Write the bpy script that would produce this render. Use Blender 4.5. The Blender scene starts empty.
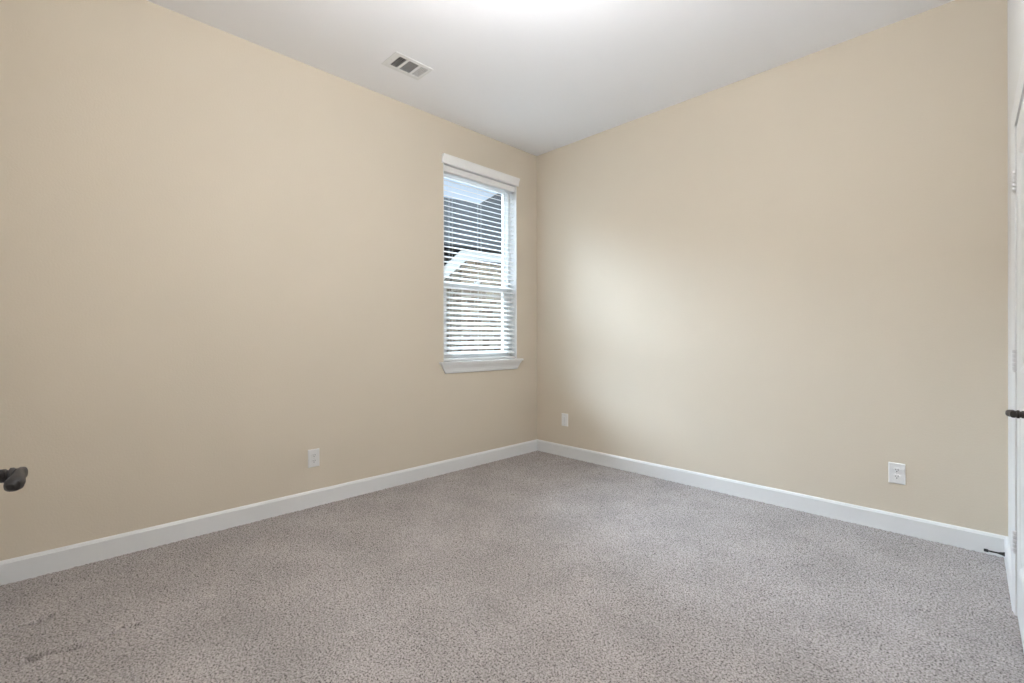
import bpy, bmesh, math, random
import numpy as np
from mathutils import Vector, Matrix
from math import radians, sin, cos, pi

S = bpy.context.scene
COL = S.collection

# ------------------------------------------------------------------ camera, light, exposure
cam = bpy.data.cameras.new('camera')
cam.sensor_width = 36.0
cam.lens = 36.0 * 470.0 / 1024.0
cam.clip_start = 0.01
cam.shift_y = -3.9 / 1024.0
cam_o = bpy.data.objects.new('camera', cam); COL.objects.link(cam_o)
cam_o.location = (3.2816, -3.5995, 1.164)
cam_o.rotation_euler = (Matrix.Rotation(radians(45.4), 3, 'Z') @ Matrix.Rotation(radians(90), 3, 'X') @ Matrix.Rotation(radians(-0.09), 3, 'Z')).to_euler()
S.camera = cam_o
S.view_settings.view_transform = 'Standard'
S.view_settings.look = 'None'
S.view_settings.exposure = 0.0
S.view_settings.gamma = 1.0
S.view_settings.use_curve_mapping = False

w = bpy.data.worlds.new('sky'); S.world = w; w.use_nodes = True
nt = w.node_tree; nt.nodes.clear()
wo = nt.nodes.new('ShaderNodeOutputWorld'); bg = nt.nodes.new('ShaderNodeBackground')
tc = nt.nodes.new('ShaderNodeTexCoord'); sp = nt.nodes.new('ShaderNodeSeparateXYZ')
rp = nt.nodes.new('ShaderNodeValToRGB')
rp.color_ramp.elements[0].position = 0.0; rp.color_ramp.elements[0].color = (0.80, 0.88, 0.97, 1)
rp.color_ramp.elements[1].position = 0.8; rp.color_ramp.elements[1].color = (0.38, 0.58, 0.95, 1)
nt.links.new(tc.outputs['Generated'], sp.inputs[0]); nt.links.new(sp.outputs['Z'], rp.inputs[0])
nt.links.new(rp.outputs[0], bg.inputs['Color']); nt.links.new(bg.outputs[0], wo.inputs[0])
bg.inputs['Strength'].default_value = 1.05

def aim(o, d): o.rotation_euler = Vector(d).to_track_quat('-Z', 'Y').to_euler()
sun = bpy.data.lights.new('hazy_sun', 'SUN'); sun.energy = 48.0; sun.angle = radians(57); sun.color = (0.65, 0.795, 1.0)
sun_o = bpy.data.objects.new('hazy_sun', sun); COL.objects.link(sun_o); aim(sun_o, (0.90, 0.22, -0.93))

LAMP_WATT = 192.0            # emission of the ceiling lamp's glass bowl
BULB_WATT = 225.0           # and of the bulb standing in it
LAMP_COL = (0.94, 0.96, 1.0)

# ------------------------------------------------------------------ materials
def mat(name, col, rough=0.6, metal=0.0, spec=0.5, noise=0.0, nscale=40, bump=0.0, bscale=200, bdist=0.001):
    m = bpy.data.materials.new(name); m.use_nodes = True
    n = m.node_tree; b = n.nodes['Principled BSDF']
    b.inputs['Base Color'].default_value = (*col, 1); b.inputs['Roughness'].default_value = rough
    b.inputs['Metallic'].default_value = metal; b.inputs['Specular IOR Level'].default_value = spec
    t = n.nodes.new('ShaderNodeTexCoord')
    nz = n.nodes.new('ShaderNodeTexNoise'); nz.inputs['Scale'].default_value = nscale; nz.inputs['Detail'].default_value = 4
    n.links.new(t.outputs['Object'], nz.inputs['Vector'])
    mx = n.nodes.new('ShaderNodeMix'); mx.data_type = 'RGBA'
    mx.inputs[6].default_value = (*[c * (1 - noise) for c in col], 1)
    mx.inputs[7].default_value = (*[min(1, c * (1 + noise)) for c in col], 1)
    n.links.new(nz.outputs['Fac'], mx.inputs[0]); n.links.new(mx.outputs[2], b.inputs['Base Color'])
    if bump:
        n2 = n.nodes.new('ShaderNodeTexNoise'); n2.inputs['Scale'].default_value = bscale; n2.inputs['Detail'].default_value = 3
        n.links.new(t.outputs['Object'], n2.inputs['Vector'])
        bp = n.nodes.new('ShaderNodeBump'); bp.inputs['Strength'].default_value = bump; bp.inputs['Distance'].default_value = bdist
        n.links.new(n2.outputs['Fac'], bp.inputs['Height']); n.links.new(bp.outputs[0], b.inputs['Normal'])
    return m

WALL = (0.68, 0.60, 0.485)
M_wall = mat('beige_wall_paint', WALL, 0.8, spec=0.25, noise=0.015, nscale=3, bump=0.35, bscale=110, bdist=0.002)
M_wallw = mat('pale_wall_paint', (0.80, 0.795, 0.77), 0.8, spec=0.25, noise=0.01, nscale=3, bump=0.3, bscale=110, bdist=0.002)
M_ceil = mat('ceiling_paint', (0.92, 0.92, 0.93), 0.9, spec=0.2, noise=0.01, nscale=3, bump=0.2, bscale=150, bdist=0.001)
M_trim = mat('white_trim_paint', (0.80, 0.80, 0.79), 0.4, noise=0.01)
M_door = mat('white_door_paint', (0.80, 0.80, 0.79), 0.45, noise=0.01)
M_blind = mat('white_blind_slat', (0.88, 0.87, 0.845), 0.45, noise=0.01)
M_cord = mat('white_cord', (0.8, 0.8, 0.78), 0.9, noise=0.03)
M_vinyl = mat('white_vinyl', (0.76, 0.755, 0.735), 0.35, noise=0.01)
M_plate = mat('white_plastic', (0.80, 0.79, 0.77), 0.35, noise=0.01)
M_slot = mat('dark_slot', (0.05, 0.05, 0.05), 0.8)
M_screw = mat('painted_screw', (0.62, 0.61, 0.59), 0.4, noise=0.02)
M_bronze = mat('dark_bronze', (0.020, 0.015, 0.013), 0.5, metal=0.0, noise=0.15, nscale=60)
M_black = mat('black_rubber', (0.012, 0.012, 0.013), 0.6, noise=0.1)
M_hinge = mat('satin_nickel', (0.72, 0.71, 0.70), 0.4, metal=0.3, noise=0.03)
M_vent = mat('white_vent_enamel', (0.80, 0.80, 0.79), 0.5, noise=0.01)
M_duct = mat('dark_duct', (0.02, 0.02, 0.02), 0.8)
M_fix = mat('brushed_nickel', (0.6, 0.58, 0.55), 0.3, metal=1.0, noise=0.02)
M_fascia = mat('white_fascia', (0.84, 0.81, 0.76), 0.6, noise=0.02)
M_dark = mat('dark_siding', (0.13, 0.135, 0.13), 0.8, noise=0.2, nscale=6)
M_bounce_ground = mat('pale_bounce_ground', (0.40, 0.38, 0.34), 0.95, noise=0.25, nscale=30)  # unseen ground, made pale to bounce daylight onto brick and ceiling

def carpet_mat():
    m = bpy.data.materials.new('carpet_pile'); m.use_nodes = True
    n = m.node_tree; b = n.nodes['Principled BSDF']
    b.inputs['Roughness'].default_value = 1.0; b.inputs['Specular IOR Level'].default_value = 0.1
    t = n.nodes.new('ShaderNodeTexCoord')
    v = n.nodes.new('ShaderNodeTexNoise'); v.inputs['Scale'].default_value = 140; v.inputs['Detail'].default_value = 3; v.inputs['Roughness'].default_value = 0.7
    r = n.nodes.new('ShaderNodeValToRGB')
    e = r.color_ramp.elements
    e[0].position = 0.34; e[0].color = (0.070, 0.058, 0.052, 1)
    e[1].position = 0.62; e[1].color = (0.53, 0.486, 0.466, 1)
    k = e.new(0.46); k.color = (0.33, 0.301, 0.288, 1)
    big = n.nodes.new('ShaderNodeTexNoise'); big.inputs['Scale'].default_value = 3.2; big.inputs['Detail'].default_value = 3
    rr = n.nodes.new('ShaderNodeMapRange'); rr.inputs[1].default_value = 0.3; rr.inputs[2].default_value = 0.7
    rr.inputs[3].default_value = 0.91; rr.inputs[4].default_value = 1.10
    mm = n.nodes.new('ShaderNodeMix'); mm.data_type = 'RGBA'; mm.blend_type = 'MULTIPLY'; mm.inputs[0].default_value = 1
    for x in (v, big): n.links.new(t.outputs['Object'], x.inputs['Vector'])
    n.links.new(v.outputs['Fac'], r.inputs[0]); n.links.new(big.outputs['Fac'], rr.inputs[0])
    n.links.new(r.outputs[0], mm.inputs[6]); n.links.new(rr.outputs[0], mm.inputs[7]); n.links.new(mm.outputs[2], b.inputs['Base Color'])
    return m
M_carpet = carpet_mat()

def glass_mat():
    m = bpy.data.materials.new('window_glass'); m.use_nodes = True; n = m.node_tree; n.nodes.clear()
    o = n.nodes.new('ShaderNodeOutputMaterial'); x = n.nodes.new('ShaderNodeMixShader')
    a = n.nodes.new('ShaderNodeBsdfTransparent'); a.inputs[0].default_value = (0.95, 0.97, 0.96, 1)
    g = n.nodes.new('ShaderNodeBsdfGlossy'); g.inputs['Roughness'].default_value = 0.02
    f = n.nodes.new('ShaderNodeFresnel'); f.inputs[0].default_value = 1.2
    n.links.new(f.outputs[0], x.inputs[0]); n.links.new(a.outputs[0], x.inputs[1]); n.links.new(g.outputs[0], x.inputs[2])
    n.links.new(x.outputs[0], o.inputs[0]); return m
M_glass = glass_mat()

def brick_mat(name, c1, c2, mortar, sx, sy, scale=1.0, bump=0.3):
    m = bpy.data.materials.new(name); m.use_nodes = True; n = m.node_tree; b = n.nodes['Principled BSDF']
    b.inputs['Roughness'].default_value = 0.9; b.inputs['Specular IOR Level'].default_value = 0.1
    t = n.nodes.new('ShaderNodeTexCoord'); br = n.nodes.new('ShaderNodeTexBrick')
    br.inputs['Color1'].default_value = (*c1, 1); br.inputs['Color2'].default_value = (*c2, 1); br.inputs['Mortar'].default_value = (*mortar, 1)
    br.inputs['Scale'].default_value = scale; br.inputs['Brick Width'].default_value = sx; br.inputs['Row Height'].default_value = sy
    br.inputs['Mortar Size'].default_value = 0.008; br.inputs['Bias'].default_value = 0.0
    n.links.new(t.outputs['UV'], br.inputs['Vector']); n.links.new(br.outputs['Color'], b.inputs['Base Color'])
    return m
M_brick = brick_mat('tan_brick', (0.60, 0.49, 0.37), (0.20, 0.14, 0.10), (0.62, 0.56, 0.48), 0.21, 0.075)
M_shingle = brick_mat('grey_shingle', (0.020, 0.018, 0.016), (0.048, 0.042, 0.037), (0.012, 0.011, 0.010), 0.25, 0.13)

def lamp_mat(name, strength):
    m = bpy.data.materials.new(name); m.use_nodes = True; n = m.node_tree; b = n.nodes['Principled BSDF']
    b.inputs['Base Color'].default_value = (0.9, 0.9, 0.88, 1)
    b.inputs['Emission Color'].default_value = (*LAMP_COL, 1); b.inputs['Emission Strength'].default_value = strength
    return m
M_lamp = lamp_mat('lit_lamp_glass', LAMP_WATT); M_bulb = lamp_mat('lit_bulb', BULB_WATT)

# ------------------------------------------------------------------ mesh helpers
def B(): return bmesh.new()
def box(bm, x0, x1, y0, y1, z0, z1, bev=0.0, M=None):
    vs = [bm.verts.new((x, y, z)) for x in (x0, x1) for y in (y0, y1) for z in (z0, z1)]
    fs = [(0,1,3,2),(4,6,7,5),(0,4,5,1),(2,3,7,6),(0,2,6,4),(1,5,7,3)]
    faces = [bm.faces.new([vs[i] for i in f]) for f in fs]
    if bev:
        es = list({e for f in faces for e in f.edges})
        r = bmesh.ops.bevel(bm, geom=es, offset=bev, segments=2, affect='EDGES', profile=0.6)
        vs = list({v for f in r['faces'] for v in f.verts} | {v for v in vs if v.is_valid})
    if M is not None: bmesh.ops.transform(bm, matrix=M, verts=vs)
    return vs
def prism(bm, prof, axis, a, b, mitre=0.0, M=None):
    """closed profile swept along an axis ('x','y','z') from a to b; mitre pulls the ends in by mitre*second coord"""
    n = len(prof); rings = []
    for s, sg in ((a, 1), (b, -1)):
        ring = []
        for p, q in prof:
            t = s + sg * mitre * q if mitre else s
            c = {'x': (t, p, q), 'y': (p, t, q), 'z': (p, q, t)}[axis]
            ring.append(bm.verts.new(c))
        rings.append(ring)
    for i in range(n):
        j = (i + 1) % n
        bm.faces.new((rings[0][i], rings[0][j], rings[1][j], rings[1][i]))
    bm.faces.new(rings[0]); bm.faces.new(rings[1][::-1])
    vs = rings[0] + rings[1]
    if M is not None: bmesh.ops.transform(bm, matrix=M, verts=vs)
    return vs
def lathe(bm, prof, M=None, seg=32):
    """profile of (radius, height) turned about local z"""
    rings = []
    for r, h in prof:
        if r < 1e-6: rings.append([bm.verts.new((0, 0, h))])
        else: rings.append([bm.verts.new((r * cos(2*pi*k/seg), r * sin(2*pi*k/seg), h)) for k in range(seg)])
    for A, C in zip(rings, rings[1:]):
        for k in range(seg):
            l = (k + 1) % seg
            if len(A) == 1 and len(C) > 1: bm.faces.new((A[0], C[k], C[l]))
            elif len(C) == 1 and len(A) > 1: bm.faces.new((A[k], A[l], C[0]))
            elif len(A) > 1: bm.faces.new((A[k], A[l], C[l], C[k]))
    vs = [v for R in rings for v in R]
    if M is not None: bmesh.ops.transform(bm, matrix=M, verts=vs)
    return vs
def sweep(bm, pts, secs, seg=20, power=3.0):
    """superellipse sections (half across, half up) swept along horizontal points; capped"""
    rings = []
    for i, p in enumerate(pts):
        a = Vector(pts[max(0, i-1)]); c = Vector(pts[min(len(pts)-1, i+1)]); d = (c - a).normalized()
        up = Vector((0, 0, 1)); side = d.cross(up).normalized(); up = side.cross(d)
        hw, hz = secs[i]; ring = []
        for k in range(seg):
            t = 2*pi*k/seg; cc, ss = cos(t), sin(t)
            u = math.copysign(abs(cc)**(2/power), cc) * hw; v = math.copysign(abs(ss)**(2/power), ss) * hz
            ring.append(bm.verts.new(Vector(p) + side*u + up*v))
        rings.append(ring)
    for A, C in zip(rings, rings[1:]):
        for k in range(seg):
            l = (k+1) % seg; bm.faces.new((A[k], A[l], C[l], C[k]))
    bm.faces.new(rings[0][::-1]); bm.faces.new(rings[-1])
def obj(name, bm, m, parent=None, smooth=False, loc=None, uv=None):
    bmesh.ops.recalc_face_normals(bm, faces=bm.faces)
    me = bpy.data.meshes.new(name)
    if uv:
        L = bm.loops.layers.uv.new('UVMap')
        for f in bm.faces:
            for l in f.loops: l[L].uv = uv(l.vert.co)
    bm.to_mesh(me); bm.free(); me.materials.append(m)
    if smooth:
        me.shade_smooth()
        me.set_sharp_from_angle(angle=radians(35))
    o = bpy.data.objects.new(name, me); COL.objects.link(o)
    if parent: o.parent = parent
    if loc: o.location = loc
    return o
def struct(o): o['kind'] = 'structure'; return o
def empty(name, loc, rz=0.0):
    o = bpy.data.objects.new(name, None); COL.objects.link(o); o.location = loc; o.rotation_euler = (0, 0, rz); o.empty_display_size = 0.1
    return o
def tag(o, label, cat, group=None):
    o['label'] = label; o['category'] = cat
    if group: o['group'] = group
    return o

# ------------------------------------------------------------------ room shell
H = 3.040
YF = -3.80                                   # front wall plane
XR0, XRK = 3.353, 0.020                      # right wall is slightly out of square
def xr(y): return XR0 - XRK * y
AR = math.atan(XRK)
WY0, WY1, WZ0, WZ1 = -1.188, -0.296, 0.955, 2.668   # window opening

bm = B()                                     # left wall with the window opening
for y0, y1, z0, z1 in ((YF-0.1, WY0, -0.05, H+0.1), (WY1, 0.16, -0.05, H+0.1), (WY0, WY1, -0.05, WZ0), (WY0, WY1, WZ1, H+0.1)):
    box(bm, -0.16, 0, y0, y1, z0, z1)
bmesh.ops.remove_doubles(bm, verts=bm.verts, dist=1e-5)
struct(obj('wall_left', bm, M_wall))
bm = B(); box(bm, 0, 3.6, 0, 0.14, -0.05, H+0.1); struct(obj('wall_back', bm, M_wall))
# right wall, in its own frame: local X runs along +y, local Y points into the room
MR = Matrix.Translation((XR0, 0, 0)) @ Matrix.Rotation(radians(90) + AR, 4, 'Z')
DW, DH = 0.813, 2.03
HY = -0.735                                  # hinge side of the closet door
bm = B()
for a, b_, z0, z1 in ((HY+0.012, 0.0, -0.05, H+0.1), (-4.1, HY-DW-0.012, -0.05, H+0.1), (HY-DW-0.012, HY+0.012, DH+0.016, H+0.1)):
    box(bm, a, b_, -0.13, 0, z0, z1, M=MR)
struct(obj('wall_right', bm, M_wallw))
FX1 = 2.83; FX0 = FX1 - DW                   # entry door opening in the front wall
bm = B()
for a, b_, z0, z1 in ((-0.1, FX0-0.012, -0.05, H+0.1), (FX1+0.012, 3.6, -0.05, H+0.1), (FX0-0.012, FX1+0.012, DH+0.016, H+0.1)):
    box(bm, a, b_, YF-0.13, YF, z0, z1)
struct(obj('wall_front', bm, M_wall))
bm = B()                                     # the bit of hall behind the entry door
box(bm, FX0-0.5, FX0-0.4, YF-1.4, YF-0.13, -0.05, H); box(bm, FX1+0.4, FX1+0.5, YF-1.4, YF-0.13, -0.05, H)
box(bm, FX0-0.5, FX1+0.5, YF-1.5, YF-1.4, -0.05, H); box(bm, FX0-0.5, FX1+0.5, YF-1.5, YF-0.13, H, H+0.1); box(bm, FX0-0.5, FX1+0.5, YF-1.5, YF-0.13, -0.1, 0.0)
struct(obj('wall_hall', bm, M_wall))
VH = (0.399, 0.534, -1.936, -1.704)          # duct hole
bm = B()
for a, b_, c, d in ((-0.16, VH[0], YF-0.13, 0.14), (VH[1], 3.6, YF-0.13, 0.14), (VH[0], VH[1], YF-0.13, VH[2]), (VH[0], VH[1], VH[3], 0.14)):
    box(bm, a, b_, c, d, H, H+0.12)
struct(obj('ceiling', bm, M_ceil))

# carpet: a fine bed of tufts
rng = np.random.default_rng(7)
cell = 0.0075
x0, x1, y0, y1 = 0.0, 3.46, YF-0.1, 0.0
nx, ny = int((x1-x0)/cell), int((y1-y0)/cell)
X, Y = np.meshgrid(np.linspace(x0, x1, nx), np.linspace(y0, y1, ny), indexing='ij')
Z = rng.random((nx, ny)) * 0.0075
blur = (Z + np.roll(Z, 1, 0) + np.roll(Z, 1, 1) + np.roll(np.roll(Z, 1, 0), 1, 1)) / 4
Z = 0.55 * Z + 0.45 * blur - 0.004
X = X + (rng.random((nx, ny)) - 0.5) * cell * 0.7; Y = Y + (rng.random((nx, ny)) - 0.5) * cell * 0.7
def ridge(ax, ay, bx, by, depth, wid):       # creases in the carpet
    d = np.array([bx-ax, by-ay]); L = np.hypot(*d); d /= L
    s = (X-ax)*d[0] + (Y-ay)*d[1]; t = -(X-ax)*d[1] + (Y-ay)*d[0]
    return -depth * np.exp(-(t/wid)**2) * ((s > 0) & (s < L))
for r in ((0.538, -3.70, 0.520, -3.59), (0.815, -3.65, 0.868, -3.515), (0.868, -3.515, 0.845, -3.41), (0.845, -3.41, 0.838, -3.32), (0.79, -3.665, 0.852, -3.62), (0.836, -3.675, 0.860, -3.635)):
    Z = Z + ridge(*r, 0.032, 0.010)
me = bpy.data.meshes.new('floor')
co = np.stack([X, Y, Z], -1).reshape(-1, 3)
idx = np.arange(nx*ny).reshape(nx, ny)
q = np.stack([idx[:-1, :-1], idx[1:, :-1], idx[1:, 1:], idx[:-1, 1:]], -1).reshape(-1, 4)
me.vertices.add(nx*ny); me.vertices.foreach_set('co', co.ravel())
me.loops.add(q.size); me.loops.foreach_set('vertex_index', q.ravel().astype(np.int32))
me.polygons.add(len(q)); me.polygons.foreach_set('loop_start', (np.arange(len(q))*4).astype(np.int32))
me.update(calc_edges=True); me.validate(); me.materials.append(M_carpet); me.shade_smooth()
fl = bpy.data.objects.new('floor', me); COL.objects.link(fl); struct(fl)

# baseboards: moulded cap
def base_prof(sg=1.0, t=0.016, h=0.112):
    return [(0, -0.01), (sg*t, -0.01), (sg*t, h-0.014), (sg*(t-0.003), h-0.010), (sg*(t-0.004), h-0.006), (sg*(t-0.009), h), (0, h)]
bm = B(); prism(bm, base_prof(), 'y', YF, 0.0); struct(obj('baseboard_left', bm, M_trim))
bm = B(); prism(bm, [(y, z) for y, z in base_prof(-1)], 'x', 0.0, XR0); struct(obj('baseboard_back', bm, M_trim))
CW = 0.062                                   # casing width
bm = B(); prism(bm, base_prof(), 'x', HY+0.006+CW, 0.0, M=MR); prism(bm, base_prof(), 'x', -4.0, HY-DW-0.006-CW, M=MR)
struct(obj('baseboard_right', bm, M_trim))
bm = B(); prism(bm, [(YF+y, z) for y, z in base_prof()], 'x', 0.0, FX0-0.006-CW); prism(bm, [(YF+y, z) for y, z in base_prof()], 'x', FX1+0.006+CW, 3.42)
struct(obj('baseboard_front', bm, M_trim))

# casings and jambs (local frame: X along the wall, Y into the room)
def casing(name, M, xa, xb):
    """opening from xa to xb"""
    prof = [(0, 0), (0, 0.009), (0.010, 0.011), (0.022, 0.012), (0.040, 0.015), (0.052, 0.017), (CW, 0.016), (CW, 0)]
    bm = B()
    prism(bm, [(xb+0.006+a, b) for a, b in prof], 'z', 0.0, DH+0.012+CW, M=M)
    prism(bm, [(xa-0.006-a, b) for a, b in prof], 'z', 0.0, DH+0.012+CW, M=M)
    prism(bm, [(b, DH+0.012+a) for a, b in prof], 'x', xa-0.006-CW+0.0, xb+0.006+CW, M=M)
    for x0_, x1_ in ((xb+0.003, xb+0.012), (xa-0.012, xa-0.003)):
        box(bm, x0_, x1_, -0.13, 0.0005, 0, DH+0.012, M=M)
    box(bm, xa-0.012, xb+0.012, -0.13, 0.0005, DH+0.006, DH+0.016, M=M)
    box(bm, xb-0.010, xb+0.003, -0.075, -0.040, 0, DH+0.006, M=M); box(bm, xa-0.003, xa+0.010, -0.075, -0.040, 0, DH+0.006, M=M)
    box(bm, xa-0.003, xb+0.003, -0.075, -0.040, DH-0.008, DH+0.006, M=M)
    return struct(obj(name, bm, M_trim))
casing('trim_1', MR, HY-DW, HY)
MF = Matrix.Translation((0, YF, 0))
casing('trim_2', MF, FX0, FX1)

# ------------------------------------------------------------------ doors
def door(name, loc, rz):
    root = empty(name, loc, rz); struct(root)          # origin: hinge edge, on the face towards the room; leaf runs to local -X
    W, T = DW, 0.035
    bm = B()
    st = 0.115
    zs = [0.012, 0.235, 0.90, 1.03, DH-0.125, DH]
    box(bm, -W, -W+st, -T, 0, zs[0], DH); box(bm, -st, 0, -T, 0, zs[0], DH)
    for a, b_ in ((zs[0], zs[1]), (zs[2], zs[3]), (zs[4], zs[5])): box(bm, -W+st, -st, -T, 0, a, b_)
    obj('leaf', bm, M_door, root)
    for a, b_ in ((zs[1], zs[2]), (zs[3], zs[4])):
        bm = B()
        xa, xb = -W+st, -st
        outer = [(xa, a), (xb, a), (xb, b_), (xa, b_)]
        steps = [(0.0, 0.0), (0.010, -0.004), (0.018, -0.009), (0.030, -0.009), (0.055, -0.003), (0.06, -0.003)]
        rings = []
        for off, y in steps:
            rings.append([bm.verts.new((x, y, z)) for x, z in ((xa+off, a+off), (xb-off, a+off), (xb-off, b_-off), (xa+off, b_-off))])
        for A, C in zip(rings, rings[1:]):
            for k in range(4): bm.faces.new((A[k], A[(k+1) % 4], C[(k+1) % 4], C[k]))
        bm.faces.new(rings[-1])
        back = [bm.verts.new((x, -T, z)) for x, z in outer]
        bm.faces.new(back[::-1])
        for k in range(4): bm.faces.new((rings[0][(k+1) % 4], rings[0][k], back[k], back[(k+1) % 4]))
        obj('panel', bm, M_door, root)
    for zc in (0.311, 1.067, 1.815):
        bm = B()
        for k in range(5):
            z = zc - 0.0445 + k * 0.0178
            lathe(bm, [(0, z+0.0010), (0.0060, z+0.0010), (0.0068, z+0.0022), (0.0068, z+0.0156), (0.0060, z+0.0168), (0, z+0.0168)], Matrix.Translation((0.0015, 0.0065, 0)), 16)
        lathe(bm, [(0, zc-0.050), (0.004, zc-0.049), (0.005, zc-0.0445), (0, zc-0.0445)], Matrix.Translation((0.0015, 0.0065, 0)), 16)
        box(bm, -0.006, 0.0005, -0.028, 0.0015, zc-0.0445, zc+0.0445); box(bm, 0.0012, 0.0032, -0.028, 0.003, zc-0.0445, zc+0.0445)
        h = obj('hinge', bm, M_hinge, root, smooth=True); h['label'] = 'satin metal hinge'
    # lever handle
    lx, lz = -W + 0.060, 0.927
    RY = Matrix.Rotation(radians(-90), 4, 'X')           # local z -> +Y
    bm = B(); lathe(bm, [(0, 0), (0.033, 0), (0.033, 0.004), (0.030, 0.009), (0.022, 0.012), (0, 0.012)], Matrix.Translation((lx, 0, lz)) @ RY, 40)
    rose = obj('lever_handle', bm, M_bronze, root, smooth=True); rose['label'] = 'dark bronze lever handle with round rose'
    bm = B(); lathe(bm, [(0, 0.011), (0.0115, 0.011), (0.0115, 0.026), (0.0095, 0.0275), (0.0095, 0.030), (0.0125, 0.0315), (0.0125, 0.036), (0.0105, 0.038), (0.0105, 0.041), (0, 0.041)], Matrix.Translation((lx, 0, lz)) @ RY, 32)
    obj('neck', bm, M_bronze, rose, smooth=True)
    bm = B()
    pts = [(-.0115, .0445, 0), (-.0085, .0445, 0), (.008, .0445, 0), (.016, .045, 0), (.030, .0465, -.0005), (.042, .0475, -.0025), (.054, .047, -.0045), (.062, .046, -.0055), (.067, .045, -.006)]
    sec = [(.0068, .0098), (.0075, .0108), (.0075, .0108), (.0075, .0105), (.0088, .0100), (.0110, .0106), (.0122, .0112), (.0104, .0096), (.0050, .0045)]
    sweep(bm, [(lx+a, b, lz+c) for a, b, c in pts], sec, 24, 2.6)
    obj('lever', bm, M_bronze, rose, smooth=True)
    return root
door('door_1', MR @ Vector((HY, 0.004, 0)), radians(90) + AR)
door('door_2', (FX1, YF+0.004, 0), radians(-9.0))

# ------------------------------------------------------------------ window
win = empty('window_1', (-0.1, (WY0+WY1)/2, WZ0)); struct(win)
INV = Matrix.Translation(win.location).inverted()
def wobj(name, bm, m, parent=win, smooth=False):
    if parent is win: bmesh.ops.transform(bm, matrix=INV, verts=bm.verts)
    else: bmesh.ops.transform(bm, matrix=INV, verts=bm.verts)
    return obj(name, bm, m, parent, smooth)
def frame_bm(x0, x1, y0, y1, z0, z1, t, tb=None, bev=0.003):
    bm = B(); tb = tb or t
    box(bm, x0, x1, y0, y0+t, z0, z1, bev); box(bm, x0, x1, y1-t, y1, z0, z1, bev)
    box(bm, x0+0.0005, x1-0.0005, y0+t-0.001, y1-t+0.001, z0, z0+tb, bev); box(bm, x0+0.0005, x1-0.0005, y0+t-0.001, y1-t+0.001, z1-t, z1, bev)
    return bm
ZM = 1.645
fr = wobj('frame', frame_bm(-0.15, -0.085, WY0, WY1, WZ0, WZ1, 0.042), M_vinyl)
us = wobj('upper_sash', frame_bm(-0.142, -0.118, WY0+0.040, WY1-0.040, ZM-0.02, WZ1-0.040, 0.030), M_vinyl)
ls = wobj('lower_sash', frame_bm(-0.116, -0.090, WY0+0.040, WY1-0.040, WZ0+0.040, ZM+0.022, 0.060, 0.040), M_vinyl)
bm = B(); box(bm, -0.132, -0.127, WY0+0.068, WY1-0.068, ZM+0.008, WZ1-0.068); wobj('pane', bm, M_glass, us)
bm = B(); box(bm, -0.106, -0.101, WY0+0.098, WY1-0.098, WZ0+0.078, ZM-0.036); wobj('pane', bm, M_glass, ls)
bm = B(); box(bm, -0.094, -0.078, -0.770, -0.710, ZM+0.0215, ZM+0.034, 0.003); box(bm, -0.090, -0.070, -0.745, -0.705, ZM+0.033, ZM+0.040, 0.002); wobj('sash_lock', bm, M_vinyl, ls)
bm = B()                                      # white lining of the reveal
box(bm, -0.086, -0.0005, WY1-0.006, WY1, WZ0, WZ1); box(bm, -0.086, -0.0005, WY0, WY0+0.006, WZ0, WZ1); box(bm, -0.086, -0.0005, WY0+0.006, WY1-0.006, WZ1-0.006, WZ1)
wobj('reveal', bm, M_trim)
SY0, SY1 = -1.236, -0.240
bm = B()
box(bm, -0.090, 0.0, WY0+0.0062, WY1-0.0062, WZ0-0.018, WZ0+0.002)
box(bm, 0.0, 0.040, SY0, SY1, WZ0-0.018, WZ0+0.002, 0.004)
wobj('sill', bm, M_trim)
bm = B()                                      # moulded apron with mitred ends
zt = WZ0-0.018
prof = [(0.0, 0.0), (0.030, 0.0), (0.029, -0.012), (0.023, -0.026), (0.017, -0.040), (0.0145, -0.056), (0.0145, -0.066), (0.011, -0.080), (0.006, -0.083), (0.0, -0.083)]
a, b_ = SY0+0.012, SY1-0.012
rA = [bm.verts.new((x, a - z*0.62 , zt+z)) for x, z in prof]; rB = [bm.verts.new((x, b_ + z*0.62, zt+z)) for x, z in prof]
n = len(prof)
for i in range(n): bm.faces.new((rA[i], rA[(i+1) % n], rB[(i+1) % n], rB[i]))
bm.faces.new(rA); bm.faces.new(rB[::-1])
wobj('apron', bm, M_trim)

# ------------------------------------------------------------------ window blind
bl = tag(empty('window_blind', (-0.045, -0.742, 0.957)), 'white horizontal slat blind with moulded valance, lowered and half open in the window', 'window blind')
bINV = Matrix.Translation(bl.location).inverted()
def bobj(name, bm, m, smooth=False):
    bmesh.ops.transform(bm, matrix=bINV, verts=bm.verts); return obj(name, bm, m, bl, smooth)
VY0, VY1 = -1.206, -0.281
bm = B()
vp = [(0.0, 0.0), (0.014, 0.0), (0.016, 0.006), (0.014, 0.012), (0.014, 0.020), (0.019, 0.040), (0.027, 0.060), (0.032, 0.070), (0.032, 0.082), (0.0, 0.082)]
prism(bm, [(0.001 + x, 2.661 + z*0.90) for x, z in vp], 'y', VY0, VY1)
bobj('valance', bm, M_blind)
bm = B(); box(bm, -0.075, -0.018, WY0+0.010, WY1-0.010, 2.606, 2.658, 0.002); bobj('headrail', bm, M_blind)
TILT = radians(24); SW = 0.050; PITCH = 0.0445
bm = B()
z = 2.583; YS0, YS1 = WY0+0.011, WY1-0.011
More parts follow.
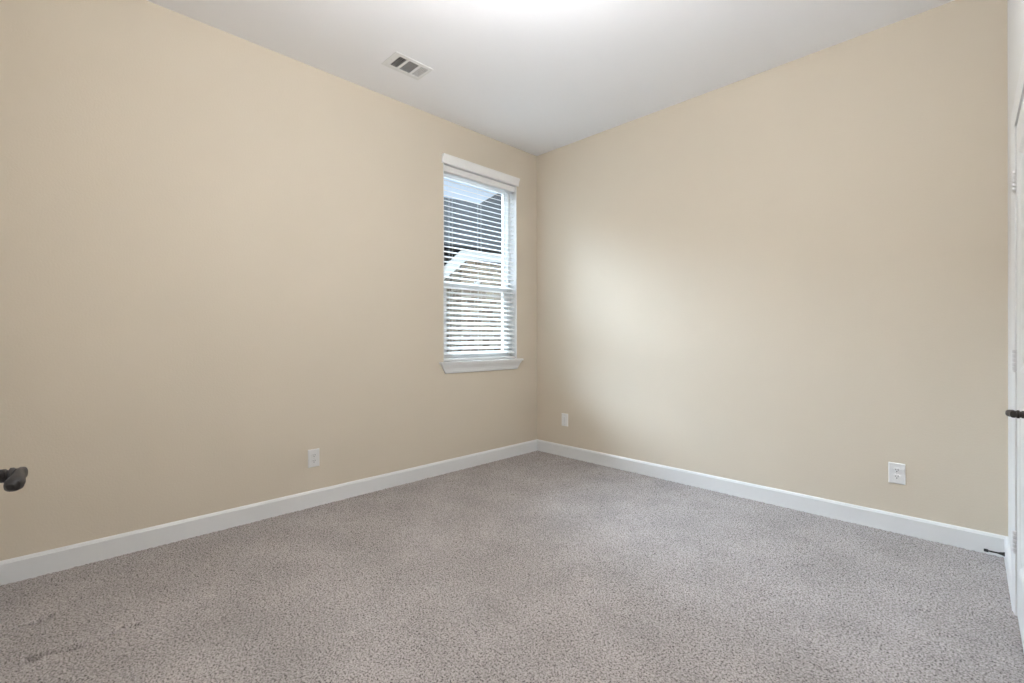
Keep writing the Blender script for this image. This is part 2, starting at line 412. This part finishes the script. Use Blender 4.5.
while z > 0.995:
    th = 0.0028
    top, bot = [], []
    for k in range(5):
        u = (k/4 - 0.5)
        xx, zz = u*SW, 0.0022*(1-(2*u)**2)
        top.append((xx, zz+th/2)); bot.append((xx, zz-th/2))
    prof = [( -0.0465 + x*cos(TILT) + zz*sin(TILT), z - x*sin(TILT) + zz*cos(TILT)) for x, zz in top + bot[::-1]]
    prism(bm, prof, 'y', YS0, YS1)
    z -= PITCH
bobj('slats', bm, M_blind)
bm = B(); box(bm, -0.073, -0.021, YS0, YS1, 0.962, 0.980, 0.003); bobj('bottom_rail', bm, M_blind)
for yc in (-1.075, -0.742, -0.405):
    bm = B()
    for xx in (-0.0235, -0.0695):
        lathe(bm, [(0, 0.975), (0.0009, 0.975), (0.0009, 2.612), (0, 2.612)], Matrix.Translation((xx, yc, 0)), 8)
    bobj('ladder_cord', bm, M_cord)

# ------------------------------------------------------------------ wall plates
def duplex(name, label, M):
    """local: X across, Y out of the wall, Z up; origin at plate centre on the wall"""
    root = tag(empty(name, M.translation), label, 'power outlet', 'duplex power outlets'); root.rotation_euler = M.to_euler()
    def plate():
        bm = B()
        st = [(0.0, 0.0, 0.0), (0.0, 0.003, 0.0), (0.002, 0.0055, 0.0), (0.006, 0.0066, 0.0)]
        rings = []
        hx, hz = 0.0395, 0.0615
        for off, y, _ in st: rings.append([bm.verts.new((sx*(hx-off), y, sz*(hz-off))) for sx, sz in ((-1,-1),(1,-1),(1,1),(-1,1))])
        for A, C in zip(rings, rings[1:]):
            for k in range(4): bm.faces.new((A[k], A[(k+1)%4], C[(k+1)%4], C[k]))
        bm.faces.new(rings[-1]); bm.faces.new(rings[0][::-1])
        return bm
    obj('plate', plate(), M_plate, root)
    for zc in (0.0195, -0.0195):
        bm = B(); pr = []
        for k in range(32):
            t = 2*pi*k/32; pr.append((0.0172*cos(t), zc + max(-0.0142, min(0.0142, 0.0172*sin(t)))))
        prism(bm, [(x, zz) for x, zz in pr], 'y', 0.0064, 0.0082)
        r = obj('receptacle', bm, M_plate, root)
        bm = B()
        box(bm, -0.0078, -0.0052, 0.0078, 0.0086, zc-0.001, zc+0.0075); box(bm, 0.0052, 0.0078, 0.0078, 0.0086, zc, zc+0.0068)
        lathe(bm, [(0, 0.0078), (0.0028, 0.0078), (0.0028, 0.0086), (0, 0.0086)], Matrix.Translation((0, 0, zc-0.0075)) @ Matrix.Rotation(radians(-90), 4, 'X'), 16)
        obj('slots', bm, M_slot, r)
    bm = B(); lathe(bm, [(0, 0.0064), (0.0030, 0.0064), (0.0028, 0.0074), (0, 0.0076)], Matrix.Rotation(radians(-90), 4, 'X'), 16); obj('screw', bm, M_screw, root)
    return root
duplex('power_outlet', 'white duplex outlet on the left wall, below and left of the window', Matrix.Translation((0, -2.294, 0.333)) @ Matrix.Rotation(radians(-90), 4, 'Z'))
duplex('power_outlet', 'white duplex outlet near the right end of the back wall, towards the closet door', Matrix.Translation((2.897, 0, 0.352)) @ Matrix.Rotation(radians(180), 4, 'Z'))
wp = tag(empty('wall_plate', (0.368, 0, 0.359)), 'small white wall plate with a tall narrow insert, low beside the room corner', 'wall plate'); wp.rotation_euler = (0, 0, pi)
bm = B(); rings = []
for off, y in ((0.0, 0.0), (0.0, 0.003), (0.002, 0.0055), (0.006, 0.0066)):
    rings.append([bm.verts.new((sx*(0.0395-off), y, sz*(0.0615-off))) for sx, sz in ((-1,-1),(1,-1),(1,1),(-1,1))])
for A, C in zip(rings, rings[1:]):
    for k in range(4): bm.faces.new((A[k], A[(k+1)%4], C[(k+1)%4], C[k]))
bm.faces.new(rings[-1]); bm.faces.new(rings[0][::-1])
obj('plate', bm, M_plate, wp)
bm = B(); box(bm, -0.0165, 0.0165, 0.0060, 0.0080, -0.0335, 0.0335, 0.0008); ins = obj('insert', bm, M_plate, wp)
bm = B(); box(bm, -0.0022, 0.0022, 0.0076, 0.0086, -0.026, 0.026); obj('slot', bm, M_screw, ins)
for zc in (0.048, -0.048):
    bm = B(); lathe(bm, [(0, 0.0062), (0.0030, 0.0062), (0.0028, 0.0074), (0, 0.0076)], Matrix.Translation((0, 0, zc)) @ Matrix.Rotation(radians(-90), 4, 'X'), 16); obj('screw', bm, M_screw, wp)

# ------------------------------------------------------------------ door stop on the right baseboard
DS = MR @ Vector((-0.100, 0.0158, 0.045))
ds = tag(empty('door_stop', DS, radians(90) + AR), 'black rod door stop screwed to the baseboard beside the closet door', 'door stop')
RY = Matrix.Rotation(radians(-90), 4, 'X')
bm = B(); lathe(bm, [(0, 0), (0.0105, 0), (0.0105, 0.003), (0.0085, 0.008), (0.0060, 0.018), (0.0048, 0.024), (0, 0.024)], RY, 24); obj('base', bm, M_bronze, ds, smooth=True)
bm = B(); lathe(bm, [(0, 0.022), (0.0042, 0.022), (0.0040, 0.064), (0, 0.064)], RY, 20); obj('rod', bm, M_bronze, ds, smooth=True)
bm = B(); lathe(bm, [(0, 0.060), (0.0068, 0.060), (0.0074, 0.063), (0.0074, 0.074), (0.0062, 0.077), (0, 0.077)], RY, 24); obj('rubber_tip', bm, M_black, ds, smooth=True)

# ------------------------------------------------------------------ ceiling register
VX0, VX1, VYa, VYb = 0.368, 0.561, -1.977, -1.684
vt = tag(empty('ceiling_vent', ((VX0+VX1)/2, (VYa+VYb)/2, H)), 'white three-way louvred air register set in the ceiling', 'ceiling vent')
def vobj(name, bm, m, lab=None):
    bmesh.ops.transform(bm, matrix=Matrix.Translation(vt.location).inverted(), verts=bm.verts); o = obj(name, bm, m, vt)
    if lab: o['label'] = lab
    return o
sx0, sx1 = 0.401, 0.532
secs = [(-1.934, -1.878), (-1.860, -1.780), (-1.765, -1.706)]
zf = H - 0.005
bm = B()
box(bm, VX0, sx0, VYa, VYb, zf, H, 0.002); box(bm, sx1, VX1, VYa, VYb, zf, H, 0.002)
edges = [VYa, secs[0][0], secs[0][1], secs[1][0], secs[1][1], secs[2][0], secs[2][1], VYb]
for i in range(0, 8, 2): box(bm, sx0-0.002, sx1+0.002, edges[i], edges[i+1], zf+0.0003, H-0.0003)
vobj('face_frame', bm, M_vent)
bm = B()
a, b_, c, d = VH[0]+0.0005, VH[1]-0.0005, VH[2]+0.0005, VH[3]-0.0005
box(bm, a, a+0.001, c, d, H-0.0005, H+0.118); box(bm, b_-0.001, b_, c, d, H-0.0005, H+0.118); box(bm, a, b_, c, c+0.001, H-0.0005, H+0.118); box(bm, a, b_, d-0.001, d, H-0.0005, H+0.118); box(bm, a, b_, c, d, H+0.118, H+0.120)
vobj('duct_opening', bm, M_duct, 'dark duct behind the louvres')
def louvres(ya, yb, n, tilt, hw=0.0062):
    bm = B()
    for k in range(n):
        yc = ya + (k+0.5)*(yb-ya)/n
        M = Matrix.Translation((0, yc, zf+0.0045)) @ Matrix.Rotation(tilt, 4, 'X')
        box(bm, sx0-0.001, sx1+0.001, -hw, hw, -0.0010, 0.0010, M=M)
    return bm
vobj('louvre_bank', louvres(*secs[0], 4, radians(48)), M_vent)
vobj('louvre_bank', louvres(*secs[2], 5, radians(-40), 0.0030), M_vent)
bm = B()
for k in range(13):
    xc = sx0 + (k+0.5)*(sx1-sx0)/13
    box(bm, -0.0026, 0.0026, secs[1][0]-0.001, secs[1][1]+0.001, -0.0004, 0.0004, M=Matrix.Translation((xc, 0, zf+0.0045)) @ Matrix.Rotation(radians(18), 4, 'Y'))
vobj('louvre_bank', bm, M_vent)
for yy in (-1.956, -1.695):
    bm = B(); lathe(bm, [(0, zf-0.0012), (0.003, zf-0.0010), (0.0034, zf+0.0002), (0, zf+0.0002)], Matrix.Translation((0.4665, yy, 0)), 14)
    vobj('screw', bm, M_screw)

# ------------------------------------------------------------------ ceiling lamp (unseen above the frame; its drop, bulb and cap shaped to spread light)
cl = tag(empty('ceiling_light', (2.155, -2.39, H)), 'unseen ceiling lamp, its lit white glass bowl lowered on an added rod to spread the light, the only lamp in the room', 'ceiling light')
bm = B(); lathe(bm, [(0, 0), (0.062, 0), (0.064, -0.006), (0.060, -0.020), (0.030, -0.026), (0, -0.026)], None, 40); obj('canopy', bm, M_fix, cl, smooth=True)
bm = B(); lathe(bm, [(0, -0.025), (0.008, -0.025), (0.008, -0.372), (0.022, -0.377), (0.022, -0.395), (0, -0.395)], None, 24); obj('stem', bm, M_fix, cl, smooth=True)
bm = B(); lathe(bm, [(0, -0.394), (0.018, -0.396), (0.034, -0.408), (0.048, -0.428), (0.052, -0.446), (0.046, -0.466), (0.030, -0.482), (0, -0.490)], None, 32); obj('bulb', bm, M_bulb, cl, smooth=True)
for k in range(3):
    bm = B(); M = Matrix.Rotation(2*pi*k/3, 4, 'Z')
    vs = sweep(bm, [(0.020, 0, -0.386), (0.080, 0, -0.410), (0.146, 0, -0.446)], [(.0025, .0025)]*3, 10, 2.0); bmesh.ops.transform(bm, matrix=M, verts=bm.verts); obj('arm', bm, M_fix, cl, smooth=True)
bm = B(); lathe(bm, [(0.146, -0.448), (0.148, -0.446), (0.150, -0.448), (0.150, -0.462), (0.138, -0.492), (0.118, -0.510), (0.115, -0.507), (0.134, -0.489), (0.146, -0.462), (0.146, -0.448)], None, 48); obj('glass_bowl', bm, M_lamp, cl, smooth=True)
bm = B(); lathe(bm, [(0, -0.506), (0.116, -0.506), (0.119, -0.511), (0.104, -0.522), (0.060, -0.534), (0.012, -0.538), (0.010, -0.548), (0, -0.550)], None, 48); obj('downlight_shield', bm, M_fix, cl, smooth=True)  # opaque cap added under the bowl to hold lamp light off the carpet

# ------------------------------------------------------------------ outdoors: the house next door
bm = B(); box(bm, -40, -0.17, -25, 40, -0.5, -0.35); struct(obj('ground', bm, M_bounce_ground))
e = Vector((0.16, 0.987, 0)).normalized()
hs = tag(empty('neighbor_house', (-5.0, 2.5, -0.35), math.atan2(e.y, e.x) - pi/2), 'neighbouring tan brick house with grey shingle roof and white fascia outside the window', 'house')
G = 0.35                                      # house local: x towards us, y along the facade, z from the ground
def ho(name, bm, m, lab=None, uv=None):
    o = obj(name, bm, m, hs, uv=uv)
    if lab: o['label'] = lab
    return o
uvw = lambda c: (c.y + c.x, c.z)
bm = B(); box(bm, -7.0, -0.35, 0.62, 9.0, 0, 3.30); ho('brick_wall', bm, M_brick, uv=uvw)
bm = B(); box(bm, -7.0, -1.6, -6.0, 0.62, 0, 3.30); ho('recessed_wall', bm, M_dark, 'dark wall set back beside the brick')  # set-back wall in a mottled dark grey
bm = B()                                      # main roof, pitched slab with eave
zr0, zr1 = 3.47, 5.50
vs = [bm.verts.new(p) for p in ((0.05, -6.2, zr0), (0.05, 9.2, zr0), (-3.0, 9.2, zr1), (-3.0, -6.2, zr1), (-6.4, -6.2, zr0), (-6.4, 9.2, zr0), (0.05, -6.2, zr0+0.06), (0.05, 9.2, zr0+0.06), (-3.0, 9.2, zr1+0.06), (-3.0, -6.2, zr1+0.06), (-6.4, -6.2, zr0+0.06), (-6.4, 9.2, zr0+0.06))]
for f in ((0,1,2,3), (3,2,5,4), (6,9,8,7), (9,10,11,8), (0,6,7,1), (4,5,11,10), (0,3,9,6), (3,4,10,9), (1,7,8,2), (2,8,11,5)): bm.faces.new([vs[i] for i in f])
ho('roof', bm, M_shingle, uv=lambda c: (c.y, c.x*1.24))
bm = B()                                      # taller hipped roof behind
c0 = [(-4.79, 3.29, 5.80), (-4.79, 15.0, 5.80), (-13.05, 15.0, 5.80), (-13.05, 11.5, 5.80)]
b0 = [bm.verts.new(p) for p in c0]; r0 = bm.verts.new((-8.92, 8.14, 8.706)); r1 = bm.verts.new((-8.92, 10.2, 8.706))
bm.faces.new((b0[0], b0[1], r1, r0)); bm.faces.new((b0[1], b0[2], r1)); bm.faces.new((b0[2], b0[3], r0, r1)); bm.faces.new((b0[3], b0[0], r0)); bm.faces.new(b0[::-1])
ho('hipped_roof', bm, M_shingle, uv=lambda c: (c.y, c.x*1.2 + c.z))
bm = B(); box(bm, -8.6, -5.2, 9.0, 14.6, 3.0, 5.85); ho('upper_wall', bm, M_brick, uv=uvw)
bm = B(); box(bm, -0.02, 0.02, 0.54, 9.0, 3.27, 3.475); ho('fascia', bm, M_fascia)
bm = B(); box(bm, -0.40, -0.0205, 0.62, 9.0, 3.38, 3.44); ho('soffit', bm, M_fascia)
bm = B()
p = [(0.60, 3.46), (0.43, 3.46), (-0.62, 2.46), (-0.62, 2.25), (0.60, 3.28)]
prism(bm, p, 'x', -0.02, 0.03); ho('rake_board', bm, M_fascia)
